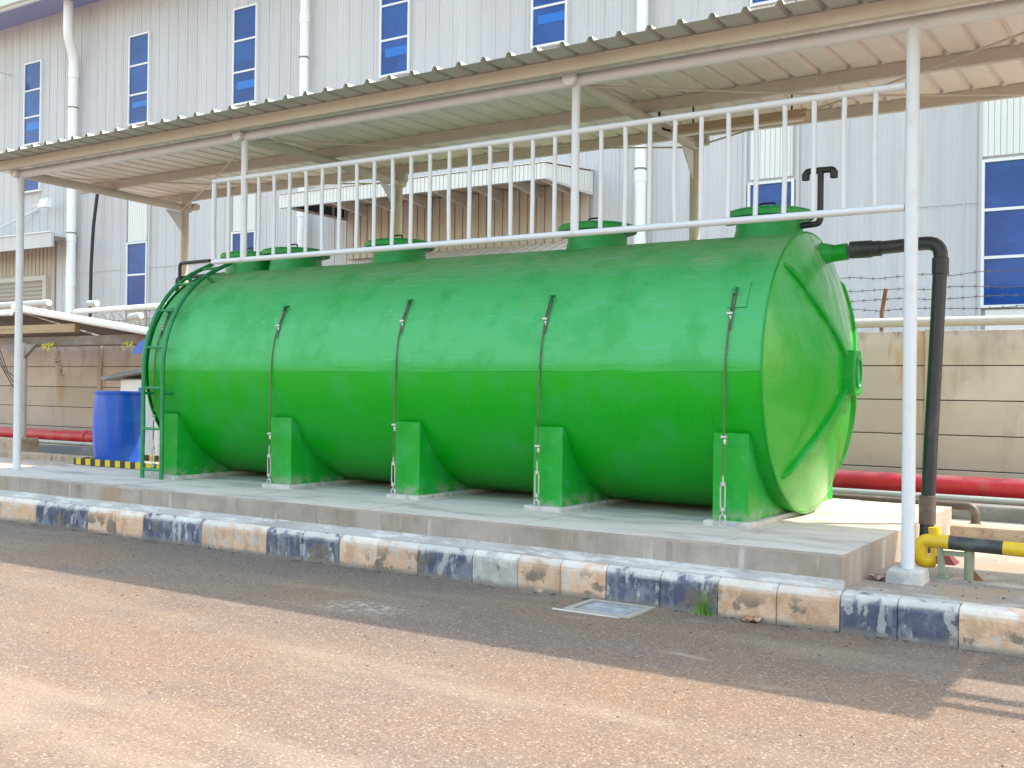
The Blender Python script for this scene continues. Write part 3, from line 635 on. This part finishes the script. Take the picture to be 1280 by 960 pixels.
# tie-down cables
names = ['nearest the domed right end', 'second from the right', 'on the middle saddle of the tank', 'between ladder and middle cable', 'half hidden behind the ladder']
for i, (xt, xb, zt_) in enumerate([(-3.14, -3.155, 2.34), (-4.85, -4.875, 2.34), (-6.465, -6.49, 2.36), (-8.12, -8.155, 2.35), (-9.97, -10.0, 2.38)]):
    t = thing('tie_down_cable', 'wire tie down cable with silver turnbuckle, ' + names[i], 'cable', (xb, 7.95, PZ), 'tie down cables along the tank front')
    def surf(z): return YC - math.sqrt(max(0, R0 ** 2 - (z - ZC) ** 2))
    pts = []; zz = zt_ - .05
    while zz > 1.75: 
        f_ = (zt_ - zz) / (zt_ - PZ); pts.append((xt + (xb - xt) * f_ + .006 * math.sin(zz * 7 + i), surf(zz) - .012, zz)); zz -= .07
    ztb = .88 if i in (0, 2) else .92
    pts += [(xt + (xb - xt) * .45, 7.945, 1.6), (xt + (xb - xt) * .7, 7.95, 1.2), (xb, 7.955, ztb)]
    MB().tube(pts, .0065, 8).build('wire_rope', M['wire'], t)
    # doubled loop tail and hook
    lp = [(xt + .016, surf(zt_ - .3) - .012, zt_ - .3), (xt + .02, surf(zt_ - .15) - .016, zt_ - .15), (xt + .024, surf(zt_ - .02) - .02, zt_ - .02), (xt + .012, surf(zt_ + .03) - .025, zt_ + .03), (xt - .004, surf(zt_) - .02, zt_), (xt - .004, surf(zt_ - .06) - .014, zt_ - .06)]
    MB().tube(lp, .0065, 8).build('loop', M['wire'], t)
    MB().tube([(xt + .012, surf(zt_) + .05, zt_ + .045), (xt + .012, surf(zt_) - .045, zt_ + .03), (xt + .012, surf(zt_) - .05, zt_ - .01)], .012, 8).build('hook', M['green_dark'], t)
    for zc in (zt_ - .17, 1.19 if i % 2 == 0 else 1.05):
        yc = surf(zc) - .018 if zc > 1.75 else 7.95
        xc = xt + (xb - xt) * (zt_ - zc) / 1.85
        c = MB(); c.box(xc - .022, xc + .026, yc - .016, yc + .012, zc - .009, zc + .012); c.lathe([(.011, -.06), (.013, -.055), (.013, -.02), (.011, -.015)], (xc + .008, yc, zc), n=8); c.build('wire_clip', M['galv'], t, bevel=.003)
    tb = MB(); z0, z1 = .62, .82
    tb.tube([(xb - .014, 7.957, z0), (xb - .019, 7.957, z0 + .03), (xb - .019, 7.957, z1 - .03), (xb - .014, 7.957, z1)], .0065, 6)
    tb.tube([(xb + .014, 7.957, z0), (xb + .019, 7.957, z0 + .03), (xb + .019, 7.957, z1 - .03), (xb + .014, 7.957, z1)], .0065, 6)
    tb.lathe([(.01, -.02), (.02, -.015), (.02, .015), (.01, .02)], (xb, 7.957, z0), n=10); tb.lathe([(.01, -.02), (.02, -.015), (.02, .015), (.01, .02)], (xb, 7.957, z1), n=10)
    tb.tube([(xb, 7.957, z1), (xb, 7.957, ztb + .02)], .008, 6); tb.tube([(xb, 7.957, z0 + .02), (xb, 7.957, z0 - .045)], .008, 6)
    tb.build('turnbuckle', M['galv'], t)
    MB().tube(bend([(xb - .022, 7.957, PZ - .01), (xb - .022, 7.957, .575), (xb + .022, 7.957, .575), (xb + .022, 7.957, PZ - .01)], .02, 4), .008, 8).build('ground_shackle', M['galv'], t)

# ================================================================== CANOPY
cn = thing('canopy', 'open steel canopy with corrugated zinc roof and white tube posts sheltering the green tank', 'canopy', (-7, 9, .25))
def roof(x0, x1, y0, y1, nm, mm=None):
    b = MB(); P = []; X = x0
    while X < x1 - .01: P += [(X, 0), (X + .185, 0), (X + .205, .036), (X + .235, .036)]; X += .25
    P.append((X, 0)); nn = len(P)
    rows = [y0, (y0 + y1) / 2, y1]
    v = [(px, y, 4.243 + (y - 7.2) * .012 + pz) for y in rows for (px, pz) in P]
    b.add(v, [(r * nn + i, r * nn + i + 1, (r + 1) * nn + i + 1, (r + 1) * nn + i) for r in range(2) for i in range(nn - 1)])
    return b.build(nm, mm or M['roof_sheet'], cn, solid=.0025)
roof(-12.95, 1.55, 7.2, 7.49, 'eave_sheet', M['eave_grey']); roof(-12.95, -1.2, 7.49, 10.68, 'roof_sheet'); roof(-1.2, 1.55, 7.49, 10.27, 'roof_sheet'); roof(1.56, 6.5, 8.12, 10.27, 'roof_sheet')  # unseen right-hand sheets cut back at the rear to let sun reach tank end
for y in (7.5, 9.03, 10.22):
    zt_ = 4.238 + (y - 7.2) * .012
    b = MB(); b.prism([(y - .03, zt_ - .105), (y + .03, zt_ - .105), (y + .03, zt_ - .085), (y - .012, zt_ - .085), (y - .012, zt_ - .018), (y + .03, zt_ - .018), (y + .03, zt_), (y - .03, zt_)], 'x', -12.95, 6.5)
    b.build('purlin', M['cream_steel'], cn)
MB().tube([(-12.2, 7.68, 4.115), (6.5, 7.68, 4.115)], .052, 20).build('front_beam', M['white_steel'], cn)
MB().tube([(-12.2, 10.2, 4.04), (6.5, 10.2, 4.04)], .045, 16).build('rear_beam', M['cream_steel'], cn) if False else None
CX = [-12.2, -8.3, -4.385, -.45, 3.5]
for x in CX[:3] + [3.5]:
    r = MB(); r.tube([(x, 7.60, 4.118), (x, 7.66, 4.118), (x, 10.3, 4.07)], .054, 18); r.build('rafter', M['cream_steel' if x != 0 else 'white_steel'], cn)
    e = MB(); e.lathe([(.062, -.02), (.062, .02)], (x, 7.598, 4.118), 'y', 18); e.build('end_cap', M['white_steel'], cn)
MB().tube([(-12.0, 10.25, 4.08), (-12.2, 10.25, 4.08)], .05, 12).build('end_cap', M['cream_steel'], cn)
# front posts
for x, z0 in ((-12.2, PZ - .005), (-1.69, .3), (5.9, .25)): MB().tube([(x, 7.68, z0), (x, 7.68, 4.09)], .045, 18).build('post', M['white_steel'], cn)
for x in (-8.28, -4.37): MB().tube([(x, 7.68, 2.84), (x, 7.68, 4.08)], .035, 16).build('hanging_post', M['white_steel'], cn)
p = MB(); p.add([(-1.69 + sx * w_, 7.68 + sy * w_, z) for (w_, z) in ((.125, .24), (.115, .33), (.10, .345)) for (sx, sy) in ((-1, -1), (1, -1), (1, 1), (-1, 1))],
    [(0, 1, 5, 4), (1, 2, 6, 5), (2, 3, 7, 6), (3, 0, 4, 7), (4, 5, 9, 8), (5, 6, 10, 9), (6, 7, 11, 10), (7, 4, 8, 11), (8, 9, 10, 11)])
p.build('post_base', M['mortar'], cn, bevel=.008)
for x in CX[:3] + [3.5]:
    MB().tube([(x, 10.2, .25 if x < -12 or x > 0 else PZ), (x, 10.2, 4.13)], .055, 18).build('rear_post', M['cream_steel'], cn)
    MB().prism([(10.145, 4.01), (9.86, 4.01), (10.145, 3.72)], 'x', x - .006, x + .006).build('gusset', M['white_steel'], cn)
    MB().box(x + .01, x + .16, 10.13, 10.19, 4.06, 4.17).build('cleat', M['cream_steel'], cn)
rods = [((-12.2, 7.75), (-8.3, 10.15)), ((-8.3, 7.75), (-12.2, 10.15)), ((-8.3, 7.75), (-4.385, 10.15)), ((-4.385, 7.75), (-.45, 10.15)), ((-.45, 7.75), (-4.385, 10.15)), ((-.45, 7.75), (3.5, 10.15)), ((3.5, 7.75), (-.45, 10.15))]
for a, c in rods:
    A = Vector((a[0], a[1], 4.09)); Cc = Vector((c[0], c[1], 4.05)); mid = A.lerp(Cc, .5) + Vector((0, 0, -.05))
    MB().tube([A, mid, Cc], .009, 8).build('brace_rod', M['cream_steel'], cn)
bl = thing('batten_light', 'tan batten lamp hung on wires beneath the canopy roof right of the middle post', 'lamp', (-3.6, 9.15, 4.0))
b = MB(); b.prism([(9.28, 3.99), (9.44, 3.99), (9.40, 4.075), (9.32, 4.075)], 'x', -4.25, -2.95); b.build('housing', M['lamp_tan'], bl)
MB().tube([(-4.2, 9.36, 3.985), (-3.0, 9.36, 3.985)], .014, 10).build('tube', M['white_pvc'], bl)
for x in (-4.05, -3.1): MB().tube([(x, 9.36, 4.07), (x, 9.36, 4.27)], .008, 6).build('hanger', M['cable'], bl)
MB().tube(bend([(-4.25, 9.36, 4.03), (-4.36, 9.3, 4.06), (-4.33, 9.2, 4.2)], .05), .012, 6).build('flex', M['cable'], bl)

# guard rail
gr = thing('guard_rail', 'white tube guard rail of upright balusters hung along the front of the tank top', 'railing', (-5.2, 7.68, 2.84))
MB().tube([(-8.74, 7.68, 3.69), (-1.735, 7.68, 3.69)], .027, 14).build('top_rail', M['white_steel'], gr)
MB().tube([(-8.74, 7.68, 2.845), (-1.735, 7.68, 2.845)], .027, 14).build('bottom_rail', M['white_steel'], gr)
for k in range(1, 33):
    if k in (12, 30): continue
    x = -1.72 - .2190 * k; j = random.uniform(-.008, .008)
    MB().tube([(x, 7.68, 2.87), (x + j, 7.68 + random.uniform(-.004, .004), 3.25), (x, 7.68, 3.67)], .0185 if k < 32 else .027, 12).build('baluster', M['white_steel'], gr)

# ================================================================== YELLOW-BLACK BARRIER
pb = thing('pipe_barrier', 'yellow and black striped pipe barrier on short posts beside the right canopy post', 'barrier', (-1.4, 8.0, .25))
YB = 8.0
MB().tube(bend([(-1.60, YB + .06, .355), (-1.675, YB, .355), (-1.675, YB, .505), (-1.48, YB, .503)], .07, 6), .049, 18).build('elbow', M['yellow'], pb)
for (a, c, mm) in ((-1.48, -1.13, 'black'), (-1.13, -.72, 'yellow'), (-.72, -.3, 'black'), (-.3, .12, 'yellow'), (.12, .54, 'black'), (.54, .96, 'yellow')):
    MB().tube([(a, YB, .503 - (a + 1.48) * .02), (c, YB, .503 - (c + 1.48) * .02)], .0485, 18).build('band', M[mm], pb)
MB().tube([(-1.35, YB + .02, .24), (-1.35, YB + .02, .46)], .034, 14).build('post', M['olive'], pb)
MB().prism([(-1.545, .25), (-1.50, .25), (-1.525, .46), (-1.56, .46)], 'y', YB - .02, YB + .02).build('post', M['olive'], pb)
MB().prism([(-1.33, .25), (-1.25, .25), (-1.33, .33)], 'y', YB + .01, YB + .02).build('foot_plate', M['rust'], pb)
MB().box(-1.59, -1.47, YB - .06, YB + .04, .245, .262).build('foot_plate', M['olive'], pb)
MB().box(-1.55, -1.36, YB - .01, YB + .03, .41, .44).build('cross_bar', M['olive'], pb)
ys = thing('yellow_stub', 'short yellow pipe stub on a dark red foot behind the striped barrier', 'pipe', (-1.62, 8.75, .25))
MB().tube([(-1.69, 8.7, .27), (-1.72, 8.7, .52)], .045, 14).build('pipe', M['yellow'], ys)
MB().add([(-1.76, 8.62, .25), (-1.55, 8.62, .25), (-1.55, 8.8, .25), (-1.76, 8.8, .25), (-1.72, 8.66, .31), (-1.6, 8.66, .31), (-1.6, 8.76, .31), (-1.72, 8.76, .31)], [(0, 1, 5, 4), (1, 2, 6, 5), (2, 3, 7, 6), (3, 0, 4, 7), (4, 5, 6, 7)]).build('foot', mat('dark_red', (.12, .015, .02), .6), ys)

# ================================================================== LEFT: SHELTER, BARREL, CABINET
st = thing('low_shelter', 'low weathered shelter with sloping brown sheet roof and white pipe rim at the far left', 'shelter', (-16.5, 11, .25))
def srz(x): return 2.86 - (x + 17.5) * .135
b = MB(); P = []; X = -17.5
while X < -13.2: P += [(X, 0), (X + .15, 0), (X + .17, .03), (X + .2, .03)]; X += .22
nn = len(P); v = [(px, y, srz(px) - .06 + pz - (y - 11.03) * .2) for y in (11.03, 12.85) for (px, pz) in P]
b.add(v, [(i, i + 1, nn + i + 1, nn + i) for i in range(nn - 1)]); b.build('roof_sheet', M['shed_roof'], st, solid=.004)
b = MB(); b.add([(-22, 11.03, 2.80), (-17.52, 11.03, 2.80), (-17.52, 12.85, 2.40), (-22, 12.85, 2.40)], [(0, 1, 2, 3)]); b.build('roof_sheet', M['shed_roof'], st, solid=.006)
MB().tube([(-17.62, 11, srz(-17.62) + .0), (-13.3, 11, srz(-13.3))], .062, 14).build('rim_pipe', M['white_pvc'], st)
MB().tube([(-22, 11.0, 2.79), (-17.7, 11.0, 2.79)], .055, 14).build('rim_pipe', M['white_pvc'], st)
MB().tube([(-22, 11.5, 2.98), (-17.35, 11.5, 2.99)], .06, 14).build('upper_pipe', M['grey_pipe'], st)
MB().tube([(-17.2, 12.2, 3.02), (-16.95, 12.2, 3.02)], .06, 14).build('upper_pipe', M['grey_pipe'], st)
MB().tube([(-15.75, 12.0, 2.72), (-15.45, 12.0, 2.745)], .06, 14).build('upper_pipe', M['grey_pipe'], st)
MB().box(-19, -15.95, 11.05, 11.16, 2.42, 2.56).build('timber_beam', M['wood'], st)
MB().box(-22, -13.5, 11.2, 11.32, 2.21, 2.36).build('cross_beam', M['shed_roof'], st)
MB().box(-22, -13.9, 12.4, 12.5, 2.25, 2.4).build('cross_beam', M['shed_roof'], st)
MB().tube([(-17.42, 11.05, .45), (-17.42, 11.05, 2.25)], .075, 16).build('post', M['cream_steel'], st)
MB().prism([(-18.15, 2.22), (-17.0, 2.22), (-17.3, 2.02), (-17.45, 1.92), (-17.65, 2.05)], 'y', 11.02, 11.08).build('gusset', M['shed_roof'], st)
MB().box(-17.7, -17.2, 10.8, 11.25, .2, .58).build('footing', M['oldconc'], st, bevel=.02)
MB().tube([(-14.3, 11.3, 2.3), (-14.15, 11.25, 1.95), (-13.85, 11.2, 1.6)], [.09, .075, .045], 10).build('sheet_scrap', M['shed_roof'], st)
b = MB()
for k in range(3): b.tube([(-18.3 + .1 * k, 11.02, 2.2), (-17.9 + .05 * k, 11.0, 1.75), (-17.55, 10.98, 1.45 + .1 * k)], .008, 6)
b.tube([(-17.36, 10.95, 2.1), (-17.3, 10.94, 1.4), (-17.34, 10.94, .9), (-17.26, 10.9, .5)], .012, 6); b.build('cables', M['cable'], st)

cr = thing('dry_creeper', 'dry drooping twig of brown leaves hanging from the shelter roof', 'plant', (-16.2, 11, 2.0))
def leaf(b, c, s_):
    a = random.uniform(0, 6.28); t = random.uniform(-.8, .8)
    u = Vector((math.cos(a), .4 * math.sin(a), math.sin(a))) * s_; vv = Vector((-math.sin(a), math.sin(t), math.cos(a))) * s_ * .5
    c = Vector(c); b.add([c - u, c + vv, c + u, c - vv + Vector((0, .3 * s_, 0))], [(0, 1, 2), (0, 2, 3)])
MB().tube([(-16.45, 11.0, 2.3), (-16.3, 10.98, 2.1), (-16.2, 10.97, 1.85), (-16.17, 10.97, 1.66)], .006, 5).build('twig', M['rust'], cr)
b = MB()
for i in range(46):
    q = random.random(); leaf(b, (-16.35 + .2 * q + random.uniform(-.05, .05), 10.97 + random.uniform(-.04, .04), 2.12 - .5 * q + random.uniform(-.04, .04)), random.uniform(.02, .045))
b.build('leaves', M['dryleaf'], cr)
yp = thing('leafy_creeper', 'sprig of yellow leaves hanging under the shelter beam', 'plant', (-16.6, 11, 2.2))
b = MB()
for (x_, n_) in ((-16.75, 40), (-14.6, 16)):
    for i in range(n_): leaf(b, (x_ + random.uniform(-.13, .13), 11.1 + random.uniform(-.06, .06), 2.17 + random.uniform(-.06, .06)), random.uniform(.02, .045))
b.build('leaves', M['yellowleaf'], yp)
b = MB(); b.tube([(-17.0, 11.15, 2.22), (-16.3, 11.14, 2.2), (-14.4, 11.14, 2.2)], .006, 5); b.build('stem', M['rust'], yp)

ba = thing('barrel', 'blue plastic drum standing on the plinth left of the ladder', 'barrel', (-12.02, 9.1, PZ))
BX, BY = -12.13, 9.1
MB().lathe([(.29, 0), (.305, .012), (.31, .06), (.312, .12), (.325, .2), (.334, .36), (.336, .5), (.334, .64), (.325, .78), (.312, .88), (.306, .93)], (BX, BY, PZ), n=48).build('body', M['barrel'], ba)
MB().lathe([(.306, .925), (.322, .93), (.324, .96), (.314, .968), (.296, .968), (.29, .945), (1e-4, .94)], (BX, BY, PZ), n=48).build('rim', M['barrel'], ba)
for dx in (-.17, .17): MB().lathe([(.035, .938), (.035, .965), (1e-4, .966)], (BX + dx, BY, PZ), n=14).build('bung', M['bluepaint'], ba)
hz = thing('hazard_frame', 'low yellow and black striped angle frame on the plinth around the blue drum', 'kerb frame', (-11.7, 8.8, PZ))
MB().box(-12.42, -10.6, 8.62, 8.66, PZ + .005, PZ + .085).build('bar', M['hazard'], hz)
MB().box(-12.42, -12.38, 8.665, 9.6, PZ + .005, PZ + .085).build('bar', M['hazard'], hz)
MB().box(-12.42, -10.6, 9.62, 9.66, PZ + .005, PZ + .085).build('bar', M['hazard'], hz)
for xx in (-12.4, -11.5, -10.7): MB().box(xx - .02, xx + .02, 8.625, 8.655, PZ - .003, PZ + .004).build('foot', M['black'], hz)
cb = thing('service_cabinet', 'white service cabinet with grey sloping lid behind the blue drum', 'cabinet', (-13.6, 10.6, .25))
MB().box(-14.12, -13.1, 10.6, 11.3, .25, 1.62).build('body', M['clad_white'], cb, bevel=.01)
MB().add([(-14.42, 10.45, 1.60), (-12.95, 10.45, 1.80), (-12.95, 11.4, 1.80), (-14.42, 11.4, 1.60), (-14.42, 10.45, 1.66), (-12.95, 10.45, 1.86), (-12.95, 11.4, 1.86), (-14.42, 11.4, 1.66)], [(3, 2, 1, 0), (4, 5, 6, 7), (0, 1, 5, 4), (1, 2, 6, 5), (2, 3, 7, 6), (3, 0, 4, 7)]).build('lid', M['darkconc'], cb)
MB().box(-13.75, -13.2, 10.585, 10.6, .45, 1.45).build('door', M['clad_white'], cb)
tag(MB().tube([(-13.42, 10.45, .25), (-13.42, 10.45, 1.5)], .045, 12).build('standpipe', M['bluepaint']), 'thin blue standpipe seen behind the ladder between drum and tank', 'pipe')
tag(MB().prism([(-13.82, 2.02), (-13.4, 2.02), (-13.4, 2.26), (-13.62, 2.2)], 'y', 10.55, 10.58).build('blue_sheet', M['bluepaint']), 'small blue sheet edge showing just left of the ladder', 'sheet')

# ================================================================== SMALL THINGS
dc = thing('drain_cover', 'square grey concrete drain cover set in a pale frame in the road by the kerb', 'drain cover', (-3.5, 6.7, 0))
x0, x1, y0, y1 = -3.76, -3.24, 6.5, 6.93
b = MB(); b.box(x0, x1, y0, y0 + .05, -.02, .012); b.box(x0, x1, y1 - .05, y1, -.02, .012); b.box(x0, x0 + .05, y0 + .05, y1 - .05, -.02, .012); b.box(x1 - .05, x1, y0 + .05, y1 - .05, -.02, .012); b.build('frame', M['drain_frame'], dc, bevel=.004)
MB().box(x0 + .066, x1 - .066, y0 + .066, y1 - .066, -.02, .006).build('plate', M['drain'], dc, bevel=.003)
MB().box(x0 - .07, x1 - .06, y0 - .03, y0 - .008, -.02, .007).build('cement_edge', M['mortar'], dc, bevel=.004)
MB().box(x0 + .05, x1 - .05, y0 + .05, y1 - .05, -.02, .003).build('gap', M['gap'], dc)

gt = thing('grass_tuft', 'small tuft of green grass growing at the foot of a blue kerb stone', 'grass', (-2.9, 6.93, 0))
b = MB()
def blade(x, y, h, lx, ly, w_):
    V = []; nS = 5
    for i in range(nS + 1):
        t = i / nS; c = Vector((x + lx * t * t, y + ly * t * t, h * (t - .18 * t * t)))
        ww = w_ * (1 - t) + .0006; V += [c + Vector((-ww, ww * .3, 0)), c + Vector((ww, -ww * .3, 0))]
    b.add(V, [(2 * i, 2 * i + 1, 2 * i + 3, 2 * i + 2) for i in range(nS)])
for i in range(42):
    blade(-2.885 + random.gauss(0, .022), 6.93 + random.gauss(0, .012), random.uniform(.05, .17), random.uniform(-.07, .07), random.uniform(-.07, .01), random.uniform(.003, .006))
blade(-2.86, 6.93, .36, .0, -.02, .005); blade(-2.875, 6.925, .28, -.015, -.03, .004)
blade(-2.84, 6.92, .10, .03, -.16, .005)
b.build('blades', M['grass'], gt)

def litter(name, label, c, s_, m, n_=7):
    b = MB(); V = []; rows = 6
    for i in range(rows):
        for j in range(rows):
            V.append((c[0] + (i / 5 - .5) * s_ + random.uniform(-.1, .1) * s_, c[1] + (j / 5 - .5) * s_ * .7 + random.uniform(-.1, .1) * s_, c[2] + .004 + random.random() * s_ * .35))
    b.add(V, [(i * rows + j, i * rows + j + 1, (i + 1) * rows + j + 1, (i + 1) * rows + j) for i in range(rows - 1) for j in range(rows - 1)])
    tag(b.build(name, m, solid=.002), label, 'litter')
litter('dead_leaf', 'curled brown dead leaf lying against the foot of the cream kerb stone', (-2.52, 6.90, 0), .11, M['dryleaf'])
litter('paper_scrap', 'crumpled pinkish scrap beside the right corner of the plinth', (-1.88, 7.62, .25), .12, mat('pink_scrap', (.42, .28, .24), .8))

b = MB()
def pebble(c, s_):
    V = [Vector((random.uniform(.6, 1) * sx * s_, random.uniform(.6, 1) * sy * s_, random.uniform(.5, .9) * sz * s_)) + Vector(c) for sz in (0, 1) for (sx, sy) in ((-1, -1), (1, -1), (1, 1), (-1, 1))]
    b.add(V, [(0, 1, 5, 4), (1, 2, 6, 5), (2, 3, 7, 6), (3, 0, 4, 7), (4, 5, 6, 7)])
for i in range(1100):
    y = 6.9 - abs(random.gauss(0, 1.6)); x = random.uniform(-12, 1) * (y / 7.0)
    if y > 2.2: pebble((x, y, 0), random.choice((.002, .003, .003, .004, .005, .0075)) * (.5 + y / 14))
for i in range(260):
    pebble((random.uniform(-1.9, 1), 7.15 + random.random() * 3, .25), random.choice((.003, .005, .007, .011)))
for i in range(260):
    pebble((random.uniform(-12, .5), 6.945 - abs(random.gauss(0, .035)), 0), random.choice((.004, .006, .009, .012)))
tag(b.build('road_grit', M['grit']), 'fine dark grit and pebbles scattered over the road and along the kerb foot', 'grit', kind='stuff')
